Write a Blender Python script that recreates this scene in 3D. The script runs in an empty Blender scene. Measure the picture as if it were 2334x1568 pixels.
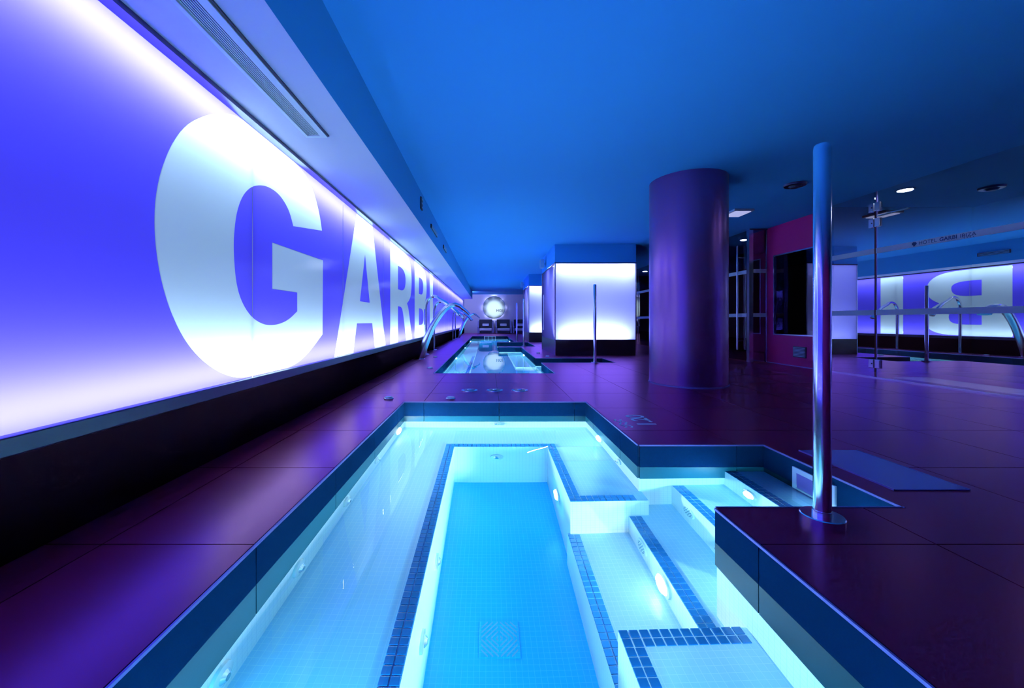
import bpy, bmesh, math, random
from mathutils import Vector
random.seed(7)
U = 0.8                      # one layout unit (the camera's height) in metres
S = bpy.context.scene
COL = S.collection

# ------------------------------------------------------------------ camera
cam = bpy.data.cameras.new('camera')
cam.sensor_width = 36.0
cam.lens = 908.0 / 2334.0 * 36.0
cam.shift_x = (1167 - 1112) / 2334.0
cam.shift_y = -(784 - 732) / 2334.0
cam.clip_start = 0.02
cam.clip_end = 200
co = bpy.data.objects.new('camera', cam)
co.location = (0, 0, U)
co.rotation_euler = (math.radians(90), 0, 0)
COL.objects.link(co)
S.camera = co

# ------------------------------------------------------------------ world, exposure, sampling
w = bpy.data.worlds.new('world')
S.world = w
w.use_nodes = True
w.node_tree.nodes['Background'].inputs[0].default_value = (0.02, 0.01, 0.05, 1)
w.node_tree.nodes['Background'].inputs[1].default_value = 0.02
S.view_settings.view_transform = 'Standard'
S.view_settings.look = 'None'
S.view_settings.gamma = 1
S.view_settings.exposure = 0.0
S.view_settings.use_curve_mapping = False
cy = S.cycles
cy.use_denoising = True
cy.use_adaptive_sampling = True
cy.adaptive_threshold = 0.06
cy.adaptive_min_samples = 20
cy.light_sampling_threshold = 0.03
cy.max_bounces = 6
cy.diffuse_bounces = 3
cy.glossy_bounces = 3
cy.transmission_bounces = 4
cy.transparent_max_bounces = 12
cy.sample_clamp_indirect = 6.0
cy.blur_glossy = 0.6
cy.caustics_reflective = False

LED = (0.62, 0.70, 1.0)      # the light boxes' tubes
E_STRIP = 42.0               # watts for each three metre tube
POOL = (0.07, 0.66, 1.0)     # the underwater lamps
E_LAMP = 1800.0

# layout (units of U): left wall, soffit, ceiling, pool water
XW, XB, ZS, ZC = -1.985, -1.161, 2.668, 3.25
PB = 0.532                   # bottom of the light wall
ZEND = 33.5
WL = -0.178


def area(name, loc, d, sx, sy, energy, color, spread=180):
    li = bpy.data.lights.new(name, 'AREA')
    li.shape = 'RECTANGLE'
    li.size = sx * U
    li.size_y = sy * U
    li.energy = energy
    li.color = color
    li.spread = math.radians(spread)
    o = bpy.data.objects.new(name, li)
    o.location = Vector(loc) * U
    o.rotation_euler = Vector(d).to_track_quat('-Z', 'Y').to_euler()
    COL.objects.link(o)
    return o


def strip_along_y(name, x, z, dx, dz, y0, y1, width, energy):
    li = bpy.data.lights.new(name, 'AREA')
    li.shape = 'RECTANGLE'
    li.size = width * U
    li.size_y = (y1 - y0) * U
    li.energy = energy
    li.color = LED
    o = bpy.data.objects.new(name, li)
    o.location = (x * U, (y0 + y1) / 2 * U, z * U)
    # local -Z must point to (dx,0,dz), local Y stays on the world Y axis
    o.rotation_euler = (0, math.atan2(-dx, -dz), 0)
    COL.objects.link(o)


# tubes in the light box behind the left wall, along its top and its foot
yy = -2.6
while yy < 31.4:
    y1 = min(yy + 3.75, 31.5)
    k = (y1 - yy) / 3.75
    strip_along_y('light_box_tube', XW - 0.17, ZS - 0.10, 0.85, -0.5, yy, y1, 0.07, E_STRIP * k)
    strip_along_y('light_box_tube', XW - 0.17, PB + 0.06, 0.85, 0.5, yy, y1, 0.07, E_STRIP * 0.8 * k)
    yy = y1

# ------------------------------------------------------------------ materials
MATS = {}


def nmat(name):
    m = bpy.data.materials.new(name)
    m.use_nodes = True
    nt = m.node_tree
    nt.nodes.clear()
    out = nt.nodes.new('ShaderNodeOutputMaterial')
    MATS[name] = m
    return m, nt, out


def pbr(name, col, rough=0.5, metal=0.0, spec=0.5, coat=0.0, bump=None, var=None, coat_rough=0.08, tint=None):
    m, nt, out = nmat(name)
    b = nt.nodes.new('ShaderNodeBsdfPrincipled')
    b.inputs['Base Color'].default_value = (*col, 1)
    b.inputs['Roughness'].default_value = rough
    b.inputs['Metallic'].default_value = metal
    b.inputs['Specular IOR Level'].default_value = spec
    b.inputs['Coat Weight'].default_value = coat
    if tint: b.inputs['Specular Tint'].default_value = (*tint, 1)
    b.inputs['Coat Roughness'].default_value = coat_rough
    nt.links.new(b.outputs[0], out.inputs[0])
    if var or bump:
        tc = nt.nodes.new('ShaderNodeTexCoord')
        nz = nt.nodes.new('ShaderNodeTexNoise')
        nz.inputs['Scale'].default_value = (var or bump)[0]
        nz.inputs['Detail'].default_value = 3
        nt.links.new(tc.outputs['Object'], nz.inputs['Vector'])
        if var:
            mx = nt.nodes.new('ShaderNodeMix')
            mx.data_type = 'RGBA'
            mx.inputs['A'].default_value = (*[c * (1 - var[1]) for c in col], 1)
            mx.inputs['B'].default_value = (*[min(1, c * (1 + var[1])) for c in col], 1)
            nt.links.new(nz.outputs['Fac'], mx.inputs['Factor'])
            nt.links.new(mx.outputs['Result'], b.inputs['Base Color'])
        if bump:
            bp = nt.nodes.new('ShaderNodeBump')
            bp.inputs['Strength'].default_value = bump[1]
            bp.inputs['Distance'].default_value = 0.01
            nt.links.new(nz.outputs['Fac'], bp.inputs['Height'])
            nt.links.new(bp.outputs[0], b.inputs['Normal'])
    return m


def grid_tiles(name, col, grout, size, rough=0.25, mortar=0.06):
    """small square wall and floor mosaic, colour only"""
    m, nt, out = nmat(name)
    b = nt.nodes.new('ShaderNodeBsdfPrincipled')
    b.inputs['Roughness'].default_value = rough
    geo = nt.nodes.new('ShaderNodeNewGeometry')
    sep = nt.nodes.new('ShaderNodeSeparateXYZ')
    nt.links.new(geo.outputs['Position'], sep.inputs[0])
    fac = None
    for ax in 'XYZ':
        d = nt.nodes.new('ShaderNodeMath'); d.operation = 'DIVIDE'
        nt.links.new(sep.outputs[ax], d.inputs[0]); d.inputs[1].default_value = size
        a = nt.nodes.new('ShaderNodeMath'); a.operation = 'ADD'
        nt.links.new(d.outputs[0], a.inputs[0]); a.inputs[1].default_value = 100.37
        f = nt.nodes.new('ShaderNodeMath'); f.operation = 'FRACT'
        nt.links.new(a.outputs[0], f.inputs[0])
        l = nt.nodes.new('ShaderNodeMath'); l.operation = 'LESS_THAN'
        nt.links.new(f.outputs[0], l.inputs[0]); l.inputs[1].default_value = mortar
        if fac is None:
            fac = l
        else:
            mx = nt.nodes.new('ShaderNodeMath'); mx.operation = 'MAXIMUM'
            nt.links.new(fac.outputs[0], mx.inputs[0]); nt.links.new(l.outputs[0], mx.inputs[1])
            fac = mx
    mix = nt.nodes.new('ShaderNodeMix'); mix.data_type = 'RGBA'
    mix.inputs['A'].default_value = (*col, 1)
    mix.inputs['B'].default_value = (*grout, 1)
    nt.links.new(fac.outputs[0], mix.inputs['Factor'])
    nt.links.new(mix.outputs['Result'], b.inputs['Base Color'])
    nt.links.new(b.outputs[0], out.inputs[0])
    return m


def backlit(name, col, gloss=0.03, rough=0.14):
    """frosted sheet that lets through the light behind it"""
    m, nt, out = nmat(name)
    t = nt.nodes.new('ShaderNodeBsdfTranslucent')
    t.inputs[0].default_value = (*col, 1)
    g = nt.nodes.new('ShaderNodeBsdfGlossy')
    g.inputs['Roughness'].default_value = rough
    mx = nt.nodes.new('ShaderNodeMixShader')
    lw = nt.nodes.new('ShaderNodeLayerWeight')
    pw = nt.nodes.new('ShaderNodeMath'); pw.operation = 'POWER'
    nt.links.new(lw.outputs['Facing'], pw.inputs[0]); pw.inputs[1].default_value = 4.0
    ma = nt.nodes.new('ShaderNodeMath'); ma.operation = 'MULTIPLY_ADD'
    nt.links.new(pw.outputs[0], ma.inputs[0]); ma.inputs[1].default_value = 0.35; ma.inputs[2].default_value = gloss
    nt.links.new(ma.outputs[0], mx.inputs[0])
    nt.links.new(t.outputs[0], mx.inputs[1])
    nt.links.new(g.outputs[0], mx.inputs[2])
    nt.links.new(mx.outputs[0], out.inputs[0])
    return m


def glazed(name, col, tint, rough):
    """dark floor tile under a tinted satin glaze"""
    m, nt, out = nmat(name)
    tc = nt.nodes.new('ShaderNodeNewGeometry')
    nz = nt.nodes.new('ShaderNodeTexNoise'); nz.inputs['Scale'].default_value = 1.6; nz.inputs['Detail'].default_value = 4
    nt.links.new(tc.outputs['Position'], nz.inputs['Vector'])
    mc = nt.nodes.new('ShaderNodeMix'); mc.data_type = 'RGBA'
    mc.inputs['A'].default_value = (*[c * 0.75 for c in col], 1); mc.inputs['B'].default_value = (*[c * 1.25 for c in col], 1)
    nt.links.new(nz.outputs['Fac'], mc.inputs['Factor'])
    d = nt.nodes.new('ShaderNodeBsdfDiffuse'); nt.links.new(mc.outputs['Result'], d.inputs[0])
    g = nt.nodes.new('ShaderNodeBsdfGlossy'); g.inputs['Color'].default_value = (*tint, 1); g.inputs['Roughness'].default_value = rough
    f = nt.nodes.new('ShaderNodeFresnel'); f.inputs[0].default_value = 1.45
    mx = nt.nodes.new('ShaderNodeMixShader')
    nt.links.new(f.outputs[0], mx.inputs[0]); nt.links.new(d.outputs[0], mx.inputs[1]); nt.links.new(g.outputs[0], mx.inputs[2])
    nt.links.new(mx.outputs[0], out.inputs[0])
    return m


def frost(name, col):
    m, nt, out = nmat(name)
    d = nt.nodes.new('ShaderNodeBsdfDiffuse'); d.inputs[0].default_value = (*col, 1)
    t = nt.nodes.new('ShaderNodeBsdfTranslucent'); t.inputs[0].default_value = (*col, 1)
    mx = nt.nodes.new('ShaderNodeMixShader'); mx.inputs[0].default_value = 0.12
    nt.links.new(d.outputs[0], mx.inputs[1]); nt.links.new(t.outputs[0], mx.inputs[2])
    nt.links.new(mx.outputs[0], out.inputs[0])
    return m


def glass_mirror(name, tint, refl):
    """dark reflective glazing"""
    m, nt, out = nmat(name)
    t = nt.nodes.new('ShaderNodeBsdfTransparent')
    t.inputs[0].default_value = (*tint, 1)
    g = nt.nodes.new('ShaderNodeBsdfGlossy')
    g.inputs['Roughness'].default_value = 0.0
    mx = nt.nodes.new('ShaderNodeMixShader')
    mx.inputs[0].default_value = refl
    nt.links.new(t.outputs[0], mx.inputs[1])
    nt.links.new(g.outputs[0], mx.inputs[2])
    nt.links.new(mx.outputs[0], out.inputs[0])
    return m


def emit(name, col, strength):
    m, nt, out = nmat(name)
    e = nt.nodes.new('ShaderNodeEmission')
    e.inputs[0].default_value = (*col, 1)
    e.inputs[1].default_value = strength
    nt.links.new(e.outputs[0], out.inputs[0])
    return m


def water_mat():
    m, nt, out = nmat('water')
    g = nt.nodes.new('ShaderNodeBsdfGlass')
    g.inputs['Roughness'].default_value = 0.0
    g.inputs['IOR'].default_value = 1.33
    geo = nt.nodes.new('ShaderNodeNewGeometry')
    nz = nt.nodes.new('ShaderNodeTexNoise')
    nz.inputs['Scale'].default_value = 2.2
    nz.inputs['Detail'].default_value = 1.0
    nt.links.new(geo.outputs['Position'], nz.inputs['Vector'])
    bp = nt.nodes.new('ShaderNodeBump')
    bp.inputs['Strength'].default_value = 0.05
    bp.inputs['Distance'].default_value = 0.02
    nt.links.new(nz.outputs['Fac'], bp.inputs['Height'])
    nt.links.new(bp.outputs[0], g.inputs['Normal'])
    nt.links.new(g.outputs[0], out.inputs[0])
    return m


glazed('deck_tile', (0.15, 0.007, 0.030), (1.0, 0.42, 0.86), 0.28)
pbr('grout', (0.015, 0.006, 0.012), rough=0.8)
pbr('pool_edge_tile', (0.001, 0.008, 0.029), rough=0.5, spec=0.0, var=(2.0, 0.2))
pbr('edge_metal', (0.20, 0.14, 0.40), rough=0.5, metal=0.5)
pbr('lit_coping_tile', (0.001, 0.019, 0.034), rough=0.45, spec=0.05, var=(2.0, 0.2))  # coping tile below water, teal lamp light put into its colour
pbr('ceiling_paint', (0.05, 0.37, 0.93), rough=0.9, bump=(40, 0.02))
pbr('white_paint', (0.66, 0.60, 0.80), rough=0.85, bump=(40, 0.02))
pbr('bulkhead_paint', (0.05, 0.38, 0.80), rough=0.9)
pbr('box_white', (0.45, 0.45, 0.50), rough=0.9)
pbr('base_wall', (0.010, 0.003, 0.007), rough=0.5, spec=0.0, var=(2, 0.2))
pbr('dark_ledge', (0.022, 0.012, 0.065), rough=0.28)
pbr('burgundy_wall', (0.42, 0.010, 0.14), rough=0.5, spec=0.2, var=(1.5, 0.12))
pbr('column_paint', (0.27, 0.09, 0.29), rough=0.31, metal=0.75, var=(1.2, 0.12))
pbr('dark_room', (0.06, 0.012, 0.03), rough=0.6)
pbr('chrome', (0.90, 0.90, 0.96), rough=0.16, metal=1.0)
pbr('satin_steel', (0.72, 0.72, 0.80), rough=0.25, metal=1.0)
frost('frosted_band', (0.92, 0.88, 0.98))
pbr('band_print', (0.02, 0.03, 0.15), rough=0.6)
pbr('white_print', (0.95, 0.93, 0.97), rough=0.6)
pbr('grille_dark', (0.02, 0.015, 0.05), rough=0.5)
pbr('grille_white', (0.75, 0.76, 0.85), rough=0.45)
pbr('wicker', (0.03, 0.035, 0.05), rough=0.6, bump=(180, 0.4))
pbr('cushion', (0.86, 0.86, 0.88), rough=0.9)
pbr('chair_side', (0.30, 0.28, 0.45), rough=0.6)
pbr('speaker_grey', (0.24, 0.40, 0.58), rough=0.5)
pbr('sauna_glass', (0.012, 0.004, 0.006), rough=0.06, spec=0.35)
pbr('sauna_wood', (0.10, 0.03, 0.03), rough=0.5)
pbr('plate_mat', (0.20, 0.14, 0.42), rough=0.22, spec=0.6)
pbr('mosaic_blue', (0.015, 0.13, 0.36), rough=0.15, var=(9.0, 0.45))
pbr('basin_step', (0.80, 0.86, 0.90), rough=0.35)
pbr('jet_white', (0.70, 0.80, 0.85), rough=0.2)
pbr('jet_dark', (0.02, 0.10, 0.16), rough=0.4)
pbr('drain_blue', (0.10, 0.35, 0.55), rough=0.4)
pbr('tray_white', (0.85, 0.9, 0.95), rough=0.3)
pbr('plinth', (0.020, 0.006, 0.014), rough=0.3)
grid_tiles('basin_tile', (0.82, 0.88, 0.92), (0.62, 0.74, 0.82), 0.028)
grid_tiles('tread_tile', (0.36, 0.66, 0.90), (0.50, 0.76, 0.92), 0.028)
grid_tiles('channel_tile', (0.01, 0.44, 0.88), (0.05, 0.52, 0.90), 0.028)
backlit('film_blue', (0.118, 0.100, 0.93))
backlit('letter_white', (0.50, 0.72, 0.72))
backlit('frosted_glass', (0.31, 0.35, 0.92))
backlit('frosted_side', (0.20, 0.20, 0.85))
backlit('disc_white', (0.80, 0.92, 0.95))
glass_mirror('dark_glass', (0.75, 0.68, 0.80), 0.60)
glass_mirror('window_glass', (0.45, 0.30, 0.35), 0.07)
glass_mirror('door_glass', (0.30, 0.24, 0.34), 0.35)
glass_mirror('glass_clear', (0.8, 0.85, 0.9), 0.04)
emit('lamp_lens', POOL, E_LAMP)
emit('lamp_white', (0.30, 0.78, 1.0), E_LAMP * 1.3)
emit('lamp_strong', (0.66, 0.92, 1.0), E_LAMP * 4.5)
emit('added_shower_lens', (0.62, 0.75, 1.0), 380.0)  # for unseen downlights added to brighten the tray behind the glass
emit('downlight_lens', (0.6, 0.80, 1.0), 90.0)
emit('fixture_lens', (0.5, 0.55, 1.0), 0.8)
water_mat()


# ------------------------------------------------------------------ builders
class MB:
    def __init__(s):
        s.v, s.f, s.m = [], [], []

    def quad(s, pts, mi=0):
        n = len(s.v)
        s.v += [tuple(p) for p in pts]
        s.f.append(tuple(range(n, n + len(pts))))
        s.m.append(mi)
        return s

    def box(s, x0, x1, y0, y1, z0, z1, mis=None):
        n = len(s.v)
        s.v += [(x, y, z) for z in (z0, z1) for y in (y0, y1) for x in (x0, x1)]
        fs = [(0, 2, 3, 1), (4, 5, 7, 6), (0, 1, 5, 4), (2, 6, 7, 3), (0, 4, 6, 2), (1, 3, 7, 5)]  # -z +z -y +y -x +x
        for i, f in enumerate(fs):
            s.f.append(tuple(n + k for k in f))
            s.m.append(mis[i] if mis else 0)
        return s

    def bbox(s, x0, x1, y0, y1, z0, z1, b):
        """box with bevelled edges"""
        bm = bmesh.new()
        bmesh.ops.create_cube(bm, size=1)
        for v in bm.verts:
            v.co = Vector(((x0 + x1) / 2 + v.co.x * (x1 - x0), (y0 + y1) / 2 + v.co.y * (y1 - y0), (z0 + z1) / 2 + v.co.z * (z1 - z0)))
        bmesh.ops.bevel(bm, geom=bm.edges[:], offset=b, segments=2, affect='EDGES', profile=0.5)
        s.add_bm(bm)
        return s

    def add_bm(s, bm):
        bm.verts.index_update()
        n = len(s.v)
        s.v += [tuple(v.co) for v in bm.verts]
        for f in bm.faces:
            s.f.append(tuple(n + v.index for v in f.verts))
            s.m.append(0)
        bm.free()

    def lathe(s, c, prof, n=28, axis='z'):
        """prof: (radius, height) pairs; closes ends at radius 0"""
        base = len(s.v)
        cx, cy_, cz = c
        for r, h in prof:
            for k in range(n):
                a = 2 * math.pi * k / n
                p, q = r * math.cos(a), r * math.sin(a)
                if axis == 'z':
                    s.v.append((cx + p, cy_ + q, cz + h))
                elif axis == 'x':
                    s.v.append((cx + h, cy_ + p, cz + q))
                else:
                    s.v.append((cx + q, cy_ + h, cz + p))
        for i in range(len(prof) - 1):
            for k in range(n):
                a = base + i * n + k
                b = base + i * n + (k + 1) % n
                s.f.append((a, b, b + n, a + n))
                s.m.append(0)
        s.f.append(tuple(base + k for k in range(n - 1, -1, -1)))
        s.m.append(0)
        e = base + (len(prof) - 1) * n
        s.f.append(tuple(e + k for k in range(n)))
        s.m.append(0)
        return s

    def sweep(s, path, ra, rb, n=14):
        """ellipse swept along a path in the xz plane; ra in the plane, rb along y"""
        base = len(s.v)
        P = [Vector(p) for p in path]
        for i, p in enumerate(P):
            t = (P[min(i + 1, len(P) - 1)] - P[max(i - 1, 0)]).normalized()
            nrm = Vector((-t.z, 0, t.x))
            a_, b_ = ra[i] if isinstance(ra, list) else ra, rb[i] if isinstance(rb, list) else rb
            for k in range(n):
                an = 2 * math.pi * k / n
                q = p + nrm * (a_ * math.cos(an)) + Vector((0, b_ * math.sin(an), 0))
                s.v.append(tuple(q))
        for i in range(len(P) - 1):
            for k in range(n):
                a = base + i * n + k
                b = base + i * n + (k + 1) % n
                s.f.append((a, b, b + n, a + n))
                s.m.append(0)
        s.f.append(tuple(base + k for k in range(n)))
        s.m.append(0)
        e = base + (len(P) - 1) * n
        s.f.append(tuple(e + k for k in range(n - 1, -1, -1)))
        s.m.append(0)
        return s


def link(name, me, parent=None):
    o = bpy.data.objects.new(name, me)
    COL.objects.link(o)
    if parent is not None:
        o.parent = parent
    return o


def build(name, mb, mats, parent=None, org=(0, 0, 0), smooth=False, place=None):
    me = bpy.data.meshes.new(name)
    me.from_pydata([((v[0] - org[0]) * U, (v[1] - org[1]) * U, (v[2] - org[2]) * U) for v in mb.v], [], mb.f)
    if isinstance(mats, str):
        mats = [mats]
    for m in mats:
        me.materials.append(MATS[m])
    for p, mi in zip(me.polygons, mb.m):
        p.material_index = mi
    bm = bmesh.new()
    bm.from_mesh(me)
    bmesh.ops.recalc_face_normals(bm, faces=bm.faces[:])
    bm.to_mesh(me)
    bm.free()
    if smooth:
        for p in me.polygons:
            p.use_smooth = True
        me.set_sharp_from_angle(angle=math.radians(40))
    o = link(name, me, parent)
    if place:
        o.location = Vector(place) * U
    return o


def tag(o, label=None, cat=None, group=None, kind=None):
    if label: o['label'] = label
    if cat: o['category'] = cat
    if group: o['group'] = group
    if kind: o['kind'] = kind
    return o


def thing(name, loc, label, cat, group=None, rz=0.0):
    o = bpy.data.objects.new(name, None)
    COL.objects.link(o)
    o.location = Vector(loc) * U
    o.rotation_euler = (0, 0, rz)
    o.empty_display_size = 0.1
    return tag(o, label, cat, group)


def copy_tree(o, parent=None):
    c = o.copy()
    COL.objects.link(c)
    c.parent = parent
    for ch in o.children:
        copy_tree(ch, c)
    return c


def struct(o):
    o['kind'] = 'structure'
    return o


def curve_fill(loops):
    """flat fill of nested closed outlines (u, v); returns verts, faces"""
    cu = bpy.data.curves.new('outline', 'CURVE')
    cu.dimensions = '2D'
    cu.fill_mode = 'BOTH'
    for lp in loops:
        sp = cu.splines.new('POLY')
        sp.points.add(len(lp) - 1)
        for i, (a, b) in enumerate(lp):
            sp.points[i].co = (a, b, 0, 1)
        sp.use_cyclic_u = True
    return eval_curve(cu)


def eval_curve(cu):
    ob = bpy.data.objects.new('outline', cu)
    COL.objects.link(ob)
    dg = bpy.context.evaluated_depsgraph_get()
    ev = ob.evaluated_get(dg)
    me = ev.to_mesh()
    vs = [tuple(v.co) for v in me.vertices]
    fs = [tuple(p.vertices) for p in me.polygons]
    ev.to_mesh_clear()
    bpy.data.objects.remove(ob)
    bpy.data.curves.remove(cu)
    return vs, fs


def text_fill(txt, size, bold=0.0, space=1.0):
    cu = bpy.data.curves.new('lettering', 'FONT')
    cu.body = txt
    cu.size = size
    cu.offset = bold
    cu.space_character = space
    cu.fill_mode = 'FRONT'
    return eval_curve(cu)


def flat(mb, vs, fs, fn):
    n = len(mb.v)
    mb.v += [fn(*v[:2]) for v in vs]
    for f in fs:
        mb.f.append(tuple(n + k for k in f))
        mb.m.append(0)
    return mb


# ------------------------------------------------------------------ pool outlines and floor
Y0 = 0.42
P1 = [(-1.05, Y0), (1.225, Y0), (1.225, 2.131), (2.24, 2.131), (2.24, 3.23), (1.225, 3.23), (1.225, 4.96), (-1.05, 4.96)]
P2 = [(-1.05, 7.63), (1.3, 7.63), (1.3, 9.6), (3.1, 9.6), (3.1, 10.77), (1.3, 10.77), (1.3, 15.4), (0.43, 15.4), (0.43, 15.75),
      (1.9, 15.75), (1.9, 18.9), (0.44, 18.9), (0.44, 19.25), (1.3, 19.25), (1.3, 26.7), (-1.05, 26.7)]


def inside(x, y, poly):
    r = False
    n = len(poly)
    for i in range(n):
        (x0, y0), (x1, y1) = poly[i], poly[(i + 1) % n]
        if (y0 > y) != (y1 > y) and x < x0 + (y - y0) / (y1 - y0) * (x1 - x0):
            r = not r
    return r


def cells(x0, x1, y0, y1, test):
    xs = sorted({x0, x1} | {p[0] for P in (P1, P2) for p in P if x0 < p[0] < x1})
    ys = sorted({y0, y1} | {p[1] for P in (P1, P2) for p in P if y0 < p[1] < y1})
    for i in range(len(xs) - 1):
        for j in range(len(ys) - 1):
            if test((xs[i] + xs[i + 1]) / 2, (ys[j] + ys[j + 1]) / 2):
                yield xs[i], xs[i + 1], ys[j], ys[j + 1]


dry = lambda x, y: not inside(x, y, P1) and not inside(x, y, P2)
TP = 0.935
XJ = [0.14 + TP * k for k in range(-3, 10)]
YJ = [1.785 + TP * k for k in range(-6, 40)]
XMAX = 9.6
floor = MB()
for c in cells(XW - 0.05, XMAX, -3.2, ZEND, dry):
    floor.box(c[0], c[1], c[2], c[3], -0.10, -0.006)
floor = struct(build('floor', floor, 'grout'))
far = MB()
YT = YJ[17]
gap = 0.003
for j in range(len(YJ) - 1):
    for i in range(len(XJ) - 1):
        x0, x1, y0, y1 = max(XJ[i], XW), XJ[i + 1], YJ[j], min(YJ[j + 1], ZEND)
        if x0 >= x1 or y0 >= ZEND or x1 > XMAX:
            continue
        mb = MB() if y1 <= YT + 0.01 else far
        k = 0
        for c in cells(x0, x1, y0, y1, dry):
            a0 = c[0] + gap if abs(c[0] - x0) < 1e-6 else c[0]
            a1 = c[1] - gap if abs(c[1] - x1) < 1e-6 else c[1]
            b0 = c[2] + gap if abs(c[2] - y0) < 1e-6 else c[2]
            b1 = c[3] - gap if abs(c[3] - y1) < 1e-6 else c[3]
            mb.box(a0, a1, b0, b1, -0.03, 0)
            k += 1
        if mb is not far and k:
            build('floor_tile', mb, 'deck_tile', floor)
tag(build('floor_tile', far, 'deck_tile', floor), kind='stuff')


def splits(a, b, joints):
    lo, hi = min(a, b), max(a, b)
    pts = [lo] + [j for j in joints if lo + 0.03 < j < hi - 0.03] + [hi]
    return list(zip(pts[:-1], pts[1:]))


def pool_shell(poly, depth, name, label):
    ztile = WL - 0.26
    zf = WL - depth
    wall = MB()
    n = len(poly)
    for i in range(n):
        (x0, y0), (x1, y1) = poly[i], poly[(i + 1) % n]
        wall.quad([(x0, y0, ztile + 0.01), (x1, y1, ztile + 0.01), (x1, y1, zf), (x0, y0, zf)])
    for c in cells(-1.05, 3.2, poly[0][1], poly[-1][1], lambda x, y: inside(x, y, poly)):
        wall.quad([(c[0], c[2], zf), (c[1], c[2], zf), (c[1], c[3], zf), (c[0], c[3], zf)], 1)
    o = struct(build(name, wall, ['basin_tile', 'channel_tile']))
    o['label'] = label
    # dark coping tiles round the rim and the bright line of their top edge
    for i in range(n):
        (x0, y0), (x1, y1) = poly[i], poly[(i + 1) % n]
        out = Vector((y1 - y0, -(x1 - x0))).normalized()     # outline runs anticlockwise seen from above
        t = 0.03
        if abs(y0 - y1) < 1e-6:
            for a, b in splits(x0, x1, XJ):
                ya, yb = sorted((y0 - out.y * 0.012, y0 + out.y * t))
                build('coping_tile', MB().box(a + 0.003, b - 0.003, ya, yb, WL - 0.004, -0.001), 'pool_edge_tile', o)
                build('lit_coping_tile', MB().box(a + 0.003, b - 0.003, ya, yb, ztile, WL - 0.007), 'lit_coping_tile', o)  # same coping below the water, coloured as if lit
            ya, yb = sorted((y0 - out.y * 0.015, y0 - out.y * 0.007))
            build('edge_strip', MB().box(min(x0, x1), max(x0, x1), ya, yb, -0.010, 0.002), 'edge_metal', o)
        else:
            for a, b in splits(y0, y1, YJ):
                xa, xb = sorted((x0 - out.x * 0.012, x0 + out.x * t))
                build('coping_tile', MB().box(xa, xb, a + 0.003, b - 0.003, WL - 0.004, -0.001), 'pool_edge_tile', o)
                build('lit_coping_tile', MB().box(xa, xb, a + 0.003, b - 0.003, ztile, WL - 0.007), 'lit_coping_tile', o)
            xa, xb = sorted((x0 - out.x * 0.015, x0 - out.x * 0.007))
            build('edge_strip', MB().box(xa, xb, min(y0, y1), max(y0, y1), -0.010, 0.002), 'edge_metal', o)
    wt = MB()
    for c in cells(-1.05, 3.2, poly[0][1], poly[-1][1], lambda x, y: inside(x, y, poly)):
        wt.quad([(c[0], c[2], WL), (c[1], c[2], WL), (c[1], c[3], WL), (c[0], c[3], WL)])
    return o, wt


basin1, w1 = pool_shell(P1, 1.40, 'pool_basin', 'white tiled plunge pool in front, with a deep middle channel')
basin2, w2 = pool_shell(P2, 1.15, 'pool_basin', 'long white tiled pool beyond the wide tiled bridge')
tag(build('pool_water', w1, 'water'), 'clear still cyan water of the near pool with benches and steps', 'water', kind='stuff')
tag(build('pool_water', w2, 'water'), 'still water of the far pool mirroring the round wall disc', 'water', kind='stuff')

# benches and steps, each with its own edging of small blue tiles
tile_me = None
MT = 0.0475


def mosaic(parent, x0, x1, y0, y1, z):
    global tile_me
    if tile_me is None:
        mb = MB()
        mb.bbox(-0.021, 0.021, -0.021, 0.021, -0.004, 0.005, 0.0025)
        o = build('mosaic_tile', mb, 'mosaic_blue')
        tile_me = o.data
        bpy.data.objects.remove(o)
    nx, ny = max(1, round((x1 - x0) / MT)), max(1, round((y1 - y0) / MT))
    for i in range(nx):
        for j in range(ny):
            o = link('mosaic_tile', tile_me, parent)
            o.location = ((x0 + (i + 0.5) * (x1 - x0) / nx) * U, (y0 + (j + 0.5) * (y1 - y0) / ny) * U, z * U)


def bench(name, boxes, d, label, strips, zf=-1.62):
    mb = MB()
    for x0, x1, y0, y1 in boxes:
        mb.box(x0, x1, y0, y1, zf, WL - d) if len(boxes) > 1 else mb.bbox(x0, x1, y0, y1, zf, WL - d, 0.012)
    o = struct(build(name, mb, ['basin_tile', 'tread_tile'], smooth=True))
    for p in o.data.polygons:
        p.material_index = 1 if p.normal.z > 0.9 else 0
    o['label'] = label
    for s_ in strips:
        mosaic(o, *s_, WL - d)
    return o


BD = 0.52
bench('pool_bench', [(-1.08, -0.36, Y0, 4.99), (-0.36, 1.25, 4.27, 4.99)], BD,
      'white bench along the letter wall side of the near pool',
      [(-0.455, -0.36, 1.2, 4.27), (-0.455, 0.73, 4.27, 4.365)])
bench('pool_bench', [(0.635, 1.25, 3.08, 4.27)], BD, 'short white bench beyond the steps of the near pool',
      [(0.635, 0.73, 3.175, 4.27), (0.635, 1.16, 3.08, 3.175)])
bench('pool_bench', [(0.615, 1.25, Y0, 1.895)], BD, 'white bench nearest the camera beside the pool steps',
      [(0.615, 0.71, 0.9, 1.80), (0.615, 1.20, 1.80, 1.895)])
bench('pool_step', [(0.615, 1.12, 1.88, 3.10)], 1.0, 'lowest white step lit by the riser lamp', [(0.615, 0.71, 1.90, 3.07)])
bench('pool_step', [(1.09, 1.225, 1.88, 3.10), (1.225, 1.52, 2.11, 3.26)], 0.76, 'second white step up from the pool floor', [(1.09, 1.185, 1.90, 3.07)])
bench('pool_step', [(1.49, 1.94, 2.11, 3.26)], 0.41, 'third white step up from the pool floor', [(1.49, 1.585, 2.14, 3.22)])
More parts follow.
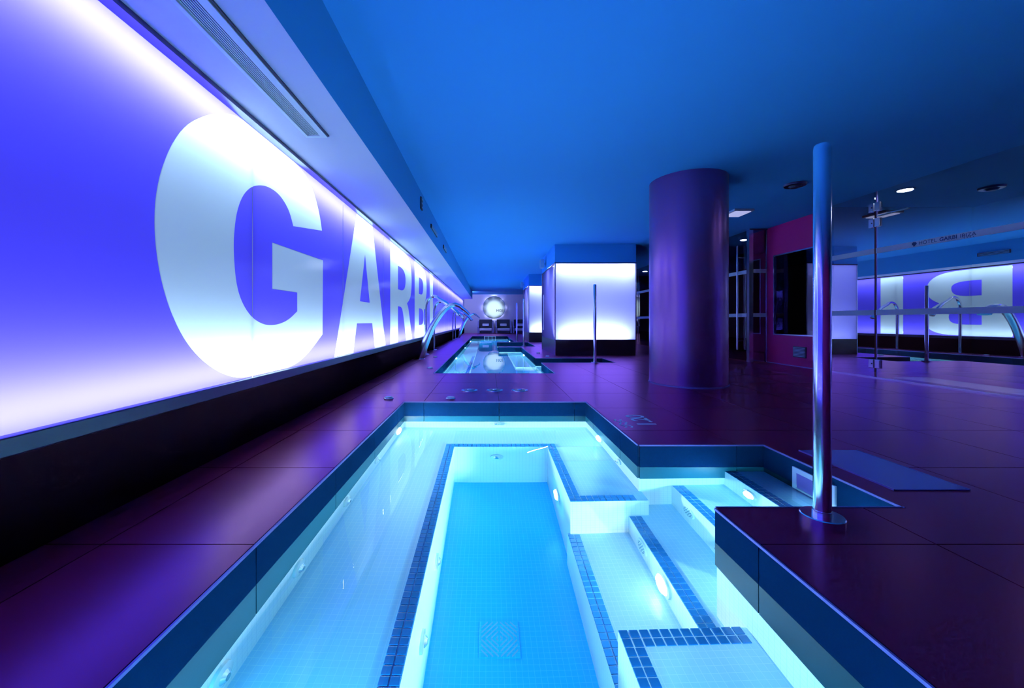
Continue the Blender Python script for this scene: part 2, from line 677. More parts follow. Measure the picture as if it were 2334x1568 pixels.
bench('pool_step', [(1.915, 2.27, 2.11, 3.26)], 0.11, 'top white step just under the water', [(1.915, 2.01, 2.14, 3.22)])
bench('pool_bench', [(-1.08, -0.45, 7.6, 26.73), (-0.5, 1.33, 25.6, 26.73)], BD, 'long white bench inside the far pool', [(-0.545, -0.45, 8.5, 14.0)], zf=-1.4)
bench('pool_bench', [(0.75, 1.33, 10.77, 15.43), (0.75, 1.33, 7.6, 9.6)], BD, 'white bench on the booth side of the far pool', [], zf=-1.4)
bench('pool_step', [(1.3, 2.0, 9.57, 10.8), ], 0.5, 'lower white step in the side bay of the far pool', [], zf=-1.4)
bench('pool_step', [(1.9, 3.13, 9.57, 10.8), ], 0.2, 'upper white step in the side bay of the far pool', [], zf=-1.4)


# ------------------------------------------------------------------ ceiling, walls
ceil = MB()
ceil.box(XB, XMAX, -3.2, ZEND, ZC, ZC + 0.1)
ceil.box(XW - 0.5, XB, 30.0, ZEND, ZC, ZC + 0.1)
struct(build('ceiling', ceil, 'ceiling_paint'))
bulk = MB().box(XW - 0.5, XB, -3.2, 30.0, ZS, ZC + 0.1, mis=[0, 1, 1, 1, 1, 1])
struct(build('trim_1', bulk, ['white_paint', 'bulkhead_paint']))

wl = MB()
wl.box(XW - 0.06, XW, -3.2, ZEND, -0.1, PB - 0.085)                  # dark base
wall_left = struct(build('wall_left', wl, 'base_wall'))
lb = MB()
lb.box(XW - 0.50, XW - 0.44, -3.2, 31.6, PB - 0.09, ZS + 0.02)      # back of the light box
lb.box(XW - 0.44, XW - 0.05, -3.2, 31.6, PB - 0.09, PB - 0.03)      # its bottom
lb.box(XW - 0.44, XW - 0.02, 31.5, 31.6, PB - 0.09, ZS)
lb.box(XW - 0.44, XW - 0.02, -3.2, -3.1, PB - 0.09, ZS)
build('light_box', lb, 'box_white', wall_left)
build('ledge', MB().bbox(XW - 0.06, XW + 0.045, -3.2, 31.6, PB - 0.085, PB, 0.008), 'dark_ledge', wall_left)
build('top_frame', MB().box(XW - 0.01, XW + 0.075, -3.2, 31.6, ZS - 0.035, ZS), 'dark_ledge', wall_left)
build('end_wall', MB().box(XW - 0.5, XW, 31.6, ZEND, PB - 0.1, ZC), 'white_paint', wall_left)

struct(build('wall_back', MB().box(XW - 0.5, XMAX, ZEND, ZEND + 0.1, -0.1, ZC + 0.1), 'white_paint'))
struct(build('wall_rear', MB().box(XW - 0.5, XMAX, -3.3, -3.2, -0.1, ZC + 0.1), 'burgundy_wall'))
struct(build('wall_outer', MB().box(XMAX, XMAX + 0.1, -3.2, ZEND, -0.1, ZC + 0.1), 'dark_room'))

# ---------------------------- letters and panes of the light wall
F, VX, VY = 908.0, 1112.0, 732.0


def wallpt(px, py):
    y = XW * F / (px - VX)
    z = 1 - (py - VY) / F * y
    return y, min(max(z, PB + 0.006), ZS - 0.04)


def smooth_loop(p, corners, it=2):
    """round an outline, keeping the corners given by index"""
    pts = [(q, i in corners) for i, q in enumerate(p)]
    for _ in range(it):
        new = []
        n = len(pts)
        for i in range(n):
            (a, ca), (b, cb) = pts[i], pts[(i + 1) % n]
            if ca:
                new.append((a, True))
            q = (a[0] * .75 + b[0] * .25, a[1] * .75 + b[1] * .25)
            r = (a[0] * .25 + b[0] * .75, a[1] * .25 + b[1] * .75)
            if ca and cb:
                continue
            if not ca: new.append((q, False))
            if not cb: new.append((r, False))
        pts = new
    return [q for q, c in pts]


G = [(1015, 692), (1000, 590), (960, 450), (900, 345), (800, 245), (640, 115), (560, 72), (460, 62), (370, 84), (285, 130), (220, 215), (175, 315), (148, 400),
     (127, 510), (120, 630), (125, 750), (140, 870), (165, 990), (205, 1120), (265, 1250), (330, 1340), (400, 1405), (480, 1455),
     (570, 1480), (660, 1476), (760, 1455), (860, 1422), (940, 1350), (1018, 1245), (1020, 850), (750, 755), (750, 1003), (883, 1022), (883, 1122), (840, 1165),
     (790, 1190), (740, 1197), (695, 1190), (640, 1155), (595, 1090), (565, 1010), (550, 910), (543, 780), (547, 690), (560, 590),
     (590, 505), (635, 458), (680, 448), (725, 455), (780, 490), (820, 545), (845, 600), (862, 668)]
G = [wallpt(300 + a / 2.34, 230 + b / 2.34) for a, b in G]
G = smooth_loop(G, {0, 28, 29, 30, 31, 32, 33, 52})
LT, LB = ZS - 0.045, PB + 0.006


def scaled(y0, y1, pts, corners=None):
    q = [(y0 + a * (y1 - y0), LB + b * (LT - LB)) for a, b in pts]
    return smooth_loop(q, corners) if corners is not None else q


A = [scaled(5.15, 7.72, [(0, 0), (0.28, 0), (0.345, 0.205), (0.655, 0.205), (0.72, 0), (1, 0), (0.66, 1), (0.34, 1)]),
     scaled(5.15, 7.72, [(0.40, 0.37), (0.60, 0.37), (0.50, 0.74)])]
R = [scaled(8.10, 10.42, [(0, 0), (0.30, 0), (0.30, 0.38), (0.44, 0.38), (0.52, 0.34), (0.68, 0), (1.0, 0), (0.80, 0.38), (0.72, 0.43), (0.90, 0.50), (0.97, 0.62), (0.98, 0.76), (0.93, 0.90), (0.80, 0.985), (0.62, 1), (0, 1)],
            {0, 1, 2, 5, 6, 8, 15}),
     scaled(8.10, 10.42, [(0.30, 0.56), (0.30, 0.81), (0.50, 0.81), (0.62, 0.77), (0.66, 0.69), (0.62, 0.60), (0.50, 0.56)], {0, 1})]
Bl = [scaled(10.80, 12.98, [(0, 0), (0.62, 0), (0.84, 0.03), (0.97, 0.12), (1, 0.26), (0.95, 0.40), (0.80, 0.505), (0.92, 0.58), (0.97, 0.70), (0.95, 0.85), (0.82, 0.96), (0.60, 1), (0, 1)], {0, 6, 12}),
      scaled(10.80, 12.98, [(0.31, 0.17), (0.31, 0.40), (0.55, 0.40), (0.67, 0.36), (0.69, 0.28), (0.66, 0.20), (0.55, 0.17)], {0, 1}),
      scaled(10.80, 12.98, [(0.31, 0.60), (0.31, 0.83), (0.53, 0.83), (0.64, 0.79), (0.66, 0.72), (0.63, 0.64), (0.53, 0.60)], {0, 1})]
I = [scaled(13.62, 14.38, [(0, 0), (1, 0), (1, 1), (0, 1)])]
LETTERS = [('G', [G]), ('A', A), ('R', R), ('B', Bl), ('I', I)]
for ch, loops in LETTERS:
    vs, fs = curve_fill(loops)
    o = build('sign_letter', flat(MB(), vs, fs, lambda a, b: (XW + 0.001, a, b)), 'letter_white')
    tag(o, 'tall pale backlit capital letter %s on the blue light wall' % ch, 'letter', 'letters of the wall sign')
loops = [[(-3.2, PB), (31.6, PB), (31.6, ZS), (-3.2, ZS)]] + [l for _, ls in LETTERS for l in ls]
vs, fs = curve_fill(loops)
film = bmesh.new()
bv = [film.verts.new((XW, a, b)) for a, b, *_ in vs]
for f in fs:
    try:
        film.faces.new([bv[k] for k in f])
    except ValueError:
        pass
cuts = [-3.2, -0.84, 1.26] + [3.36 + 2.1 * k for k in range(14)] + [31.6]
for a, b in zip(cuts[:-1], cuts[1:]):
    bm = film.copy()
    for y, nd in ((a + 0.004, -1), (b - 0.004, 1)):
        bmesh.ops.bisect_plane(bm, geom=bm.verts[:] + bm.edges[:] + bm.faces[:], plane_co=(0, y, 0), plane_no=(0, nd, 0), clear_outer=True)
    mb = MB()
    mb.add_bm(bm)
    build('glass_pane', mb, 'film_blue', wall_left)
film.free()
# slim bars at the pane joints behind the sheets
for y in cuts[1:-1]:
    build('joint_bar', MB().box(XW - 0.012, XW - 0.004, y - 0.004, y - 0.001, PB, ZS - 0.03), 'dark_ledge', wall_left)

# ---------------------------- soffit air grille and the small grilles of the bulkhead
g = thing('air_grille', (-1.52, 2.0, ZS), 'long white linear air grille in the soffit above the letter wall', 'vent')
gy0, gy1 = -1.2, 3.55
og = (-1.52, 2.0, ZS)
fr = MB()
fr.box(-1.63, -1.605, gy0, gy1, ZS - 0.02, ZS); fr.box(-1.495, -1.44, gy0, gy1, ZS - 0.02, ZS)
fr.box(-1.63, -1.44, gy1, gy1 + 0.03, ZS - 0.02, ZS)
build('frame', fr, 'grille_white', g, og)
build('backing', MB().box(-1.605, -1.495, gy0, gy1, ZS - 0.003, ZS), 'grille_dark', g, og)
build('shadow_gap', MB().box(-1.44, -1.425, gy0, gy1 + 0.03, ZS - 0.012, ZS), 'grille_dark', g, og)
for k in range(8):
    x = -1.5985 + 0.0135 * k
    build('slat', MB().box(x, x + 0.0052, gy0, gy1, ZS - 0.010, ZS - 0.006), 'grille_white', g, og)

for (y0, y1, z0, z1, lab) in ((6.82, 6.97, 2.93, 3.14, 'small dark slatted box high on the bulkhead, closest to the camera'),  # the first is a plain dark slatted box
                              (8.05, 9.0, 2.89, 2.97, 'slim dark slot grille on the bulkhead, middle of three fittings'),
                              (10.3, 11.0, 2.88, 2.98, 'slim dark slot grille on the bulkhead, farthest of three fittings')):
    v = thing('wall_grille', (XB, (y0 + y1) / 2, z0), lab, 'vent', 'fittings on the bulkhead')
    ov = (XB, (y0 + y1) / 2, z0)
    build('frame', MB().bbox(XB, XB + 0.025, y0, y1, z0, z1, 0.006), 'grille_dark', v, ov)
    for k in range(3):
        zz = z0 + (z1 - z0) * (k + 0.5) / 3
        build('slat', MB().box(XB + 0.025, XB + 0.032, y0 + 0.02, y1 - 0.02, zz - 0.008, zz + 0.008), 'speaker_grey', v, ov)

# ---------------------------- round column
col = MB().lathe((3.22, 6.43, 0), [(0.573, 0), (0.573, ZC)], n=96)
o = struct(build('column', col, 'column_paint', smooth=True))
tag(o, 'thick round dark purple column standing on the deck', 'column')
build('base_ring', MB().lathe((3.22, 6.43, 0), [(0.585, 0), (0.585, 0.02), (0.575, 0.024)], n=96), 'edge_metal', o, smooth=True)

# ---------------------------- right side: mirror glass partition, burgundy wall with window, glass doors
RA = math.radians(2.3)
ogp = (6.70, 7.95, 0)
gp = thing('glass_partition', ogp, 'mirror-like glass partition reflecting the letter wall, with frosted bands', 'glass wall', rz=RA)


def tloc(t):
    return -t


def gbox(x0, x1, t0, t1, z0, z1):
    return MB().box(x0, x1, -t1, -t0, z0, z1)


for t0, t1 in ((0.12, 1.005), (1.035, 3.3), (3.31, 5.6), (5.61, 8.0), (8.01, 10.9)):
    mb = MB().box(0, 0.02, -t1, -t0, 0.03, ZC, mis=[1, 1, 1, 1, 0, 1])
    pane = build('glass_pane', mb, ['dark_glass', 'glass_clear'], gp)
    build('pane_edge', gbox(-0.004, 0.022, t0, t0 + 0.012, 0.03, ZC), 'edge_metal', pane)
    for zc_ in (1.15, 2.22):
        st = build('frosted_band', gbox(-0.008, -0.001, t0, t1, zc_ - 0.045, zc_ + 0.045), 'frosted_band', pane)
build('end_post', gbox(-0.02, 0.05, 0.06, 0.12, 0, ZC), 'satin_steel', gp)
build('bottom_rail', gbox(-0.01, 0.03, 0.06, 10.9, 0, 0.03), 'satin_steel', gp)
for z in (0.26, 2.71, 2.98):
    hb = MB()
    hb.bbox(-0.03, -0.002, -1.115, -1.03, z - 0.075, z + 0.075, 0.006)
    hb.bbox(-0.03, -0.002, -1.01, -0.925, z - 0.075, z + 0.075, 0.006)
    h = build('hinge', hb, 'satin_steel', gp)
    build('screw', MB().lathe((-0.032, -0.985, z), [(0.012, 0), (0.012, 0.004)], n=12, axis='x'), 'grille_dark', h)
build('door_closer', gbox(-0.03, -0.008, 1.06, 1.55, 2.81, 2.825), 'speaker_grey', gp)
bt = MB()
cur = 1.70
for word, bold in (('HOTEL', 0.0), ('GARBI', 0.0022), ('IBIZA', 0.0)):
    vs, fs = text_fill(word, 0.075, bold, 1.05)
    w_ = max(v[0] for v in vs)
    flat(bt, vs, fs, lambda a, b, c=cur: (-0.0095, -(c + a), 2.198 + b))
    cur += w_ + 0.035
for k in range(4):
    c = cur - 0.035 - 0.135 + 0.035 * k
    lp = [(c + (0.009 if i % 2 == 0 else 0.004) * math.sin(i * math.pi / 5), 2.187 + (0.009 if i % 2 == 0 else 0.004) * math.cos(i * math.pi / 5)) for i in range(10)]
    bt.quad([(-0.0095, -a, b) for a, b in lp])
build('lettering', bt, 'band_print', gp)
lg = MB()                                                            # the shell-like mark before the words
lp = [(1.638 + 0.034 * math.cos(a) * (1 + 0.10 * math.cos(7 * a)), 2.226 + 0.028 * math.sin(a) * (1 + 0.10 * math.cos(7 * a))) for a in [math.pi * 2 * k / 48 for k in range(48)]]
lg.quad([(-0.0095, -a, b) for a, b in lp])
lg.quad([(-0.0095, -a, b) for a, b in ((1.628, 2.205), (1.648, 2.205), (1.655, 2.185), (1.621, 2.185))])
build('logo', lg, 'band_print', gp)

# rooms behind the glass
struct(build('wall_partition', MB().box(6.83, 9.55, 7.86, 7.96, 0, ZC), 'dark_room'))
tag(build('shower_tray', MB().bbox(7.02, 7.6, 1.5, 6.9, 0.001, 0.03, 0.008), 'tray_white'), 'pale floor tray just behind the glass partition', 'shower tray')

wr = MB()
wx = 6.80
win = (8.02, 9.48, 0.676, 2.56)
wr.box(wx, wx + 0.12, 7.95, win[0], 0, ZC)
wr.box(wx, wx + 0.12, win[1], 9.68, 0, ZC)
wr.box(wx, wx + 0.12, win[0], win[1], 0, win[2])
wr.box(wx, wx + 0.12, win[0], win[1], win[3], ZC)
wall_right = struct(build('wall_right', wr, 'burgundy_wall'))
struct(build('baseboard_right', MB().box(wx - 0.012, wx, 7.95, 9.68, 0, 0.018), 'edge_metal'))
wn = MB()
f_ = 0.028
wn.box(wx - 0.012, wx + 0.04, win[0], win[1], win[2], win[2] + f_); wn.box(wx - 0.012, wx + 0.04, win[0], win[1], win[3] - f_, win[3])
wn.box(wx - 0.012, wx + 0.04, win[0], win[0] + f_, win[2] + f_, win[3] - f_); wn.box(wx - 0.012, wx + 0.04, win[1] - f_, win[1], win[2] + f_, win[3] - f_)
w1_ = struct(build('window_1', wn, 'satin_steel'))
build('pane', MB().box(wx + 0.02, wx + 0.03, win[0] + f_, win[1] - f_, win[2] + f_, win[3] - f_), 'window_glass', w1_)
sb = thing('sauna_bench', (8.0, 8.8, 0), 'dim wooden bench inside the sauna behind the dark window', 'bench')
osb = (8.0, 8.8, 0)
for k in range(4):
    build('slat', MB().box(7.6 + 0.2 * k, 7.78 + 0.2 * k, 8.0, 9.6, 0.60, 0.66), 'sauna_wood', sb, osb)
for x in (7.65, 8.3):
    build('support', MB().box(x, x + 0.06, 8.1, 9.5, 0, 0.60), 'sauna_wood', sb, osb)
build('backrest', MB().box(8.42, 8.48, 8.0, 9.6, 0.9, 1.4), 'sauna_wood', sb, osb)
struct(build('wall_sauna', MB().box(8.5, 8.6, 7.96, 9.7, 0, ZC), 'dark_room'))
vt = thing('wall_vent', (wx, 8.68, 0.2), 'small dark louvred vent low on the burgundy wall under the window', 'vent')
ovt = (wx, 8.68, 0.2)
build('frame', MB().bbox(wx - 0.02, wx, 8.5, 8.86, 0.205, 0.445, 0.006), 'grille_dark', vt, ovt)
for k in range(7):
    zz = 0.23 + 0.03 * k
    build('slat', MB().box(wx - 0.028, wx - 0.018, 8.52, 8.84, zz, zz + 0.013), 'speaker_grey', vt, ovt)

# glass front with door beyond the burgundy wall
dx = 6.40
struct(build('wall_return', MB().box(6.80, 9.55, 9.70, 9.80, 0, ZC), 'dark_room'))
d1 = struct(build('door_1', MB().box(dx - 0.05, dx + 0.05, 9.68, 9.78, 0, ZC - 0.02), 'satin_steel'))
ret = build('return_pane', MB().box(dx + 0.05, 6.80, 9.70, 9.715, 0.02, ZC - 0.02, mis=[1, 1, 0, 1, 1, 1]), ['door_glass', 'glass_clear'], d1)
for zc_ in (1.15, 2.22):
    build('frosted_band', MB().box(dx + 0.05, 6.80, 9.690, 9.697, zc_ - 0.045, zc_ + 0.045), 'frosted_band', ret)
build('return_frame', MB().box(6.775, 6.80, 9.68, 9.70, 0, ZC), 'satin_steel', d1)
build('head_rail', MB().box(dx - 0.03, 6.80, 9.68, 9.72, ZC - 0.03, ZC), 'grille_dark', d1)
lf = build('door_leaf', MB().box(dx, dx + 0.015, 9.80, 10.85, 0.02, ZC - 0.02, mis=[1, 1, 1, 1, 0, 1]), ['door_glass', 'glass_clear'], d1)
for zc_ in (1.15, 2.22):
    build('frosted_band', MB().box(dx - 0.008, dx - 0.001, 9.80, 10.85, zc_ - 0.045, zc_ + 0.045), 'frosted_band', lf)
hd = MB().lathe((dx - 0.09, 10.08, 0), [(0.022, 0.28), (0.022, 2.90)], n=16)
hd.lathe((dx - 0.09, 10.08, 0.5), [(0.012, 0), (0.012, 0.09)], n=10, axis='x')
hd.lathe((dx - 0.09, 10.08, 2.6), [(0.012, 0), (0.012, 0.09)], n=10, axis='x')
build('handle', hd, 'satin_steel', lf, smooth=True)
gs = thing('glass_screen', (dx, 11.0, 0), 'row of glass panes with frosted bands running on beyond the column', 'glass wall')
ogs = (dx, 11.0, 0)
for a, b in ((10.88, 12.9), (12.92, 14.9), (14.92, 16.9), (16.92, 19.9)):
    p_ = build('glass_pane', MB().box(dx, dx + 0.015, a, b, 0.02, ZC - 0.02, mis=[1, 1, 1, 1, 0, 1]), ['door_glass', 'glass_clear'], gs, ogs)
    build('pane_edge', MB().box(dx - 0.006, dx + 0.02, a, a + 0.03, 0.02, ZC - 0.02), 'satin_steel', p_, ogs)
    for zc_ in (1.15, 2.22):
        build('frosted_band', MB().box(dx - 0.008, dx - 0.001, a, b, zc_ - 0.045, zc_ + 0.045), 'frosted_band', p_, ogs)
struct(build('wall_corridor', MB().box(dx, dx + 0.1, 19.9, ZEND, 0, ZC), 'burgundy_wall'))
struct(build('wall_glass_room', MB().box(9.0, 9.1, 9.8, 20, 0, ZC), 'burgundy_wall'))
struct(build('wall_glass_end', MB().box(6.42, 9.1, 19.9, 20.0, 0, ZC), 'dark_room'))

for (x, y, lab) in ((7.08, 6.76, 'bright cyan-white ceiling downlight just behind the glass partition'),
                    (7.3, 4.9, 'added unseen ceiling downlight to light the shower tray, farther of two'),  # this and the next are added out of view for their light
                    (7.3, 3.2, 'added unseen ceiling downlight to light the shower tray, nearer of two'),
                    (7.02, 10.9, 'lit ceiling downlight behind the tall glass door'),
                    (7.02, 17.8, 'tiny lit ceiling downlight seen between the booth and the column')):
    t = thing('downlight', (x, y, ZC), lab, 'downlight', 'ceiling downlights')
    build('rim', MB().lathe((0, 0, -0.03), [(0.11, 0.03), (0.13, 0.012), (0.11, 0)], n=24), 'satin_steel', t, smooth=True)
    build('lens', MB().lathe((0, 0, -0.036), [(0.095, 0), (0.10, 0.006)], n=24), 'added_shower_lens' if 7.25 < x else 'downlight_lens', t)

t = thing('smoke_detector', (5.05, 6.55, ZC), 'small dark round smoke detector on the ceiling beside the column', 'smoke detector')
build('base', MB().lathe((0, 0, -0.03), [(0.15, 0), (0.16, 0.03)], n=28), 'dark_ledge', t, smooth=True)
build('sensor', MB().lathe((0, 0, -0.06), [(0.06, 0), (0.09, 0.03)], n=24), 'grille_dark', t, smooth=True)
t = thing('ceiling_fixture', (5.13, 8.2, ZC), 'small rectangular ceiling fitting between the column and the chrome pole', 'light')
build('frame', MB().bbox(-0.20, 0.20, -0.24, 0.24, -0.04, 0, 0.008), 'grille_white', t)
build('lens', MB().bbox(-0.16, 0.16, -0.2, 0.2, -0.055, -0.035, 0.006), 'fixture_lens', t)

# ---------------------------- frosted booths
def booth(y0, y1, x1, label, lights):
    x0 = 1.96
    og_ = (x0, y0, 0)
    t = thing('frosted_booth', og_, label, 'booth', 'lit glass booths')
    zb, zt = 0.445, 2.685
    build('plinth', MB().box(x0, x1, y0, y1, 0, zb), 'plinth', t, og_)
    build('bulkhead', MB().box(x0, x1, y0, y1, zt + 0.03, ZC), 'ceiling_paint', t, og_)
    build('front_panel', MB().quad([(x0 + .02, y0 + .01, zb + .02), (x1 - .02, y0 + .01, zb + .02), (x1 - .02, y0 + .01, zt), (x0 + .02, y0 + .01, zt)]), 'frosted_glass', t, og_)
    sp = build('side_panel', MB().quad([(x0 + .01, y0 + .02, zb), (x0 + .01, y1 - .02, zb), (x0 + .01, y1 - .02, zt), (x0 + .01, y0 + .02, zt)]), 'frosted_side', t, og_)
    build('door_handle', MB().lathe((x0 - 0.05, y0 + (y1 - y0) * 0.72, 0), [(0.02, 0.7), (0.02, 1.9)], n=12), 'satin_steel', sp, og_, smooth=True)
    build('back_panel', MB().box(x0, x1, y1 - 0.02, y1, zb, zt), 'box_white', t, og_)
    build('far_panel', MB().box(x1 - 0.02, x1, y0, y1, zb, zt), 'box_white', t, og_)
    for (a, b) in ((x0 - .01, x0 + .02), (x1 - .02, x1 + .01)):
        build('corner_post', MB().box(a, b, y0 - 0.01, y0 + 0.02, 0, zt), 'satin_steel', t, og_)
    build('corner_post', MB().box(x0 - .01, x0 + .02, y1 - 0.02, y1 + 0.01, 0, zt), 'satin_steel', t, og_)
    build('head_frame', MB().box(x0 - 0.01, x1 + 0.01, y0 - 0.01, y1, zt, zt + 0.03), 'dark_ledge', t, og_)
    build('sill', MB().box(x0 - 0.01, x1 + 0.01, y0 - 0.012, y0 + 0.02, zb, zb + 0.02), 'dark_ledge', t, og_)
    return t


booth(11.64, 14.4, 4.33, 'large frosted glass booth glowing white, beside the column', True)
booth(19.1, 22.2, 4.33, 'smaller-looking frosted glass booth glowing beyond the large one', False)
for y0, p in ((11.64, 1.0), (19.1, 1.0)):
    area('booth_tube', (3.15, y0 + 0.30, 2.66), (0, -0.5, -1), 2.0, 0.05, 26 * p, LED)
    area('booth_tube', (3.1, y0 + 0.22, 0.48), (0, -0.6, 1), 1.9, 0.05, 46 * p, LED)
    area('booth_spot', (4.1, y0 + 0.25, 2.66), (0, -0.7, -1), 0.12, 0.12, 6 * p, LED)
    area('booth_spot', (2.12, y0 + 0.25, 2.66), (0, -0.7, -1), 0.08, 0.08, 3 * p, LED)
    area('booth_tube', (2.25, y0 + 1.4, 2.66), (-0.3, 0, -1), 0.05, 2.0, 18 * p, LED)

for (y, lab) in ((13.5, 'small grey box speaker on the bulkhead above the large booth'), (21.3, 'small grey box speaker on the bulkhead above the farther booth')):
    t = thing('box_speaker', (1.96, y, 2.80), lab, 'speaker', 'bulkhead speakers')
    build('body', MB().bbox(-0.19, -0.06, -0.11, 0.11, 0, 0.28, 0.015), 'speaker_grey', t)
    build('grille', MB().bbox(-0.18, -0.07, -0.122, -0.108, 0.02, 0.26, 0.004), 'speaker_grey', t)
    build('bracket', MB().box(-0.06, -0.012, -0.03, 0.03, 0.10, 0.18), 'satin_steel', t)


# ---------------------------- chrome poles
def pole(x, y, h, label, first=[None]):
    t = thing('chrome_pole', (x, y, 0), label, 'pole', 'chrome poles by the pools')
    build('shaft', MB().lathe((0, 0, 0), [(0.037, 0.02), (0.037, h - 0.02), (0.030, h)], n=32), 'chrome', t, smooth=True)
    build('base_flange', MB().lathe((0, 0, 0), [(0.092, 0), (0.092, 0.034), (0.088, 0.038), (0.04, 0.038)], n=36), 'chrome', t, smooth=True)
    build('collar', MB().lathe((0, 0, 0.03), [(0.042, 0), (0.042, 0.03)], n=28), 'satin_steel', t, smooth=True)


pole(1.666, 1.985, 1.88, 'tall thick chrome pole standing closest to the camera beside the steps')
pole(2.53, 9.42, 1.87, 'slim chrome pole standing in front of the large lit booth')
pole(1.40, 15.55, 1.87, 'slim chrome pole at the corner of the far pool, nearer of two')
pole(1.42, 19.6, 1.90, 'slim chrome pole at the back of the far pool, farther of two')


# ---------------------------- waterfall spouts and swan-neck jets on the wall side
def spout(y, label):
    t = thing('waterfall_spout', (-1.79, y, 0), label, 'water spout', 'wide waterfall spouts')
    pts = [(-1.79, -.0), (-1.68, .30), (-1.565, .60), (-1.455, .851), (-1.34, 1.04), (-1.226, 1.195), (-1.10, 1.33), (-.98, 1.405), (-.85, 1.435), (-.74, 1.40), (-.653, 1.33), (-.56, 1.26), (-.48, 1.18)]
    n = len(pts)
    path = [(p[0] + 1.79, 0, p[1]) for p in pts]
    ra = [0.11 - 0.08 * k / (n - 1) for k in range(n)]
    rb = [0.075 + 0.09 * k / (n - 1) for k in range(n)]
    build('spout_body', MB().sweep(path, ra, rb, 18), 'satin_steel', t, smooth=True)
    build('base_flange', MB().lathe((0.0, 0, 0), [(0.15, 0), (0.15, 0.02), (0.12, 0.03)], n=28), 'chrome', t, smooth=True)


def swan(y, h, label):
    t = thing('swan_neck_jet', (-1.86, y, 0), label, 'water jet', 'swan-neck jets')
    path = [(0, 0, 0), (0, 0, 0.5), (0, 0, 1.0), (0, 0, h - 0.40)]
    for k in range(1, 9):
        a = math.pi - math.pi * 0.72 * k / 8
        path.append((0.24 + 0.24 * math.cos(a), 0, h - 0.40 + 0.36 * math.sin(a)))
    lx, _, lz = path[-1]
    path += [(lx + 0.22, 0, lz - 0.12), (lx + 0.42, 0, lz - 0.28), (lx + 0.55, 0, lz - 0.42)]
    build('tube', MB().sweep(path, 0.045, 0.045, 14), 'chrome', t, smooth=True)
    build('base_flange', MB().lathe((0, 0, 0), [(0.12, 0), (0.12, 0.015), (0.08, 0.03)], n=24), 'chrome', t, smooth=True)
    build('nozzle', MB().sweep([path[-1], (path[-1][0] + 0.05, 0, path[-1][2] - 0.07)], 0.055, 0.075, 14), 'satin_steel', t, smooth=True)


spout(10.4, 'wide curved steel waterfall spout nearest along the letter wall')
spout(23.9, 'distant curved steel waterfall spout near the back wall')
swan(11.9, 1.79, 'slender swan-neck tube directly behind the near waterfall spout')
swan(13.7, 1.72, 'second slender swan-neck tube behind the near waterfall spout')
swan(21.0, 1.65, 'thin distant swan-neck tube, third along the letter wall')
swan(22.6, 1.65, 'thin distant swan-neck tube, last before the distant spout')

# ---------------------------- discs and rings let into the deck
for (x, y, lab) in ((-1.275, 5.12, 'round metal push button on the deck close to the letter wall'),
                    (-0.478, 5.12, 'round metal push button on the deck behind the pool corner'),
                    (-1.22, 8.4, 'round metal push button at the near corner of the far pool'),
                    (-1.45, 11.0, 'small metal disc on the deck beside the near waterfall spout'),
                    (1.57, 12.4, 'small metal disc on the deck in front of the glowing booth side'),
                    (1.68, 11.2, 'small metal disc on the deck beside the side bay')):
    t = thing('deck_button', (x, y, 0), lab, 'button', 'metal buttons on the deck')
    build('rim', MB().lathe((0, 0, 0), [(0.062, 0), (0.062, 0.012), (0.055, 0.018)], n=28), 'satin_steel', t, smooth=True)
    build('cap', MB().lathe((0, 0, 0.018), [(0.05, 0), (0.046, 0.012)], n=28), 'white_print', t, smooth=True)
for k, x in enumerate((-0.266, 0.10, 0.46)):
    lab = ('leftmost', 'middle', 'rightmost')[k] + ' of three round rings set in the tiled bridge'
    t = thing('deck_ring', (x, 5.75, 0), lab, 'floor fitting', 'three rings in the tiled bridge')
    ring = MB()
    n = 36
    prof = [(0.085, 0), (0.12, 0), (0.118, 0.008), (0.088, 0.008)]
    ring.lathe((0, 0, 0), [(0.12, 0), (0.118, 0.008), (0.09, 0.010)], n=n)
    build('ring', ring, 'satin_steel', t, smooth=True)
    build('cover', MB().lathe((0, 0, 0.010), [(0.085, 0), (0.084, 0.002)], n=n), 'dark_ledge', t)
    build('centre_cap', MB().lathe((0, 0, 0.012), [(0.035, 0), (0.03, 0.006)], n=20), 'satin_steel', t, smooth=True)

# depth mark: read from the deck side, with a wave sign towards the water
dm = MB()
vs, fs = text_fill('1.20', 0.26, 0.004, 0.95)
flat(dm, vs, fs, lambda a, b: (1.63 - b, 3.80 + a * 1.05, 0.0015))
o = build('depth_mark', dm, 'white_print')
tag(o, 'white painted depth figures 1.20 on the deck tile beside the pool', 'lettering')
wv = MB()
for r in range(2):
    pts = [(1.285 + 0.055 * r + 0.018 * math.sin(k * 0.9), 3.74 + 0.022 * k) for k in range(15)]
    for (a, b), (c, d) in zip(pts[:-1], pts[1:]):
        wv.quad([(a, b, 0.0015), (a + 0.02, b, 0.0015), (c + 0.02, d, 0.0015), (c, d, 0.0015)])
tag(build('wave_mark', wv, 'white_print'), 'small white painted wave sign at the pool edge beside the figures', 'marking')

mt = thing('floor_plate', (2.62, 2.71, 0), 'flat glossy violet rectangular plate on the deck beside the pool steps', 'floor plate')
build('plate', MB().bbox(-0.22, 0.22, -0.36, 0.36, 0, 0.008, 0.003), 'plate_mat', mt)
build('edge', MB().box(-0.226, -0.22, -0.36, 0.36, 0, 0.010), 'edge_metal', mt)
build('edge', MB().box(0.22, 0.226, -0.36, 0.36, 0, 0.010), 'edge_metal', mt)


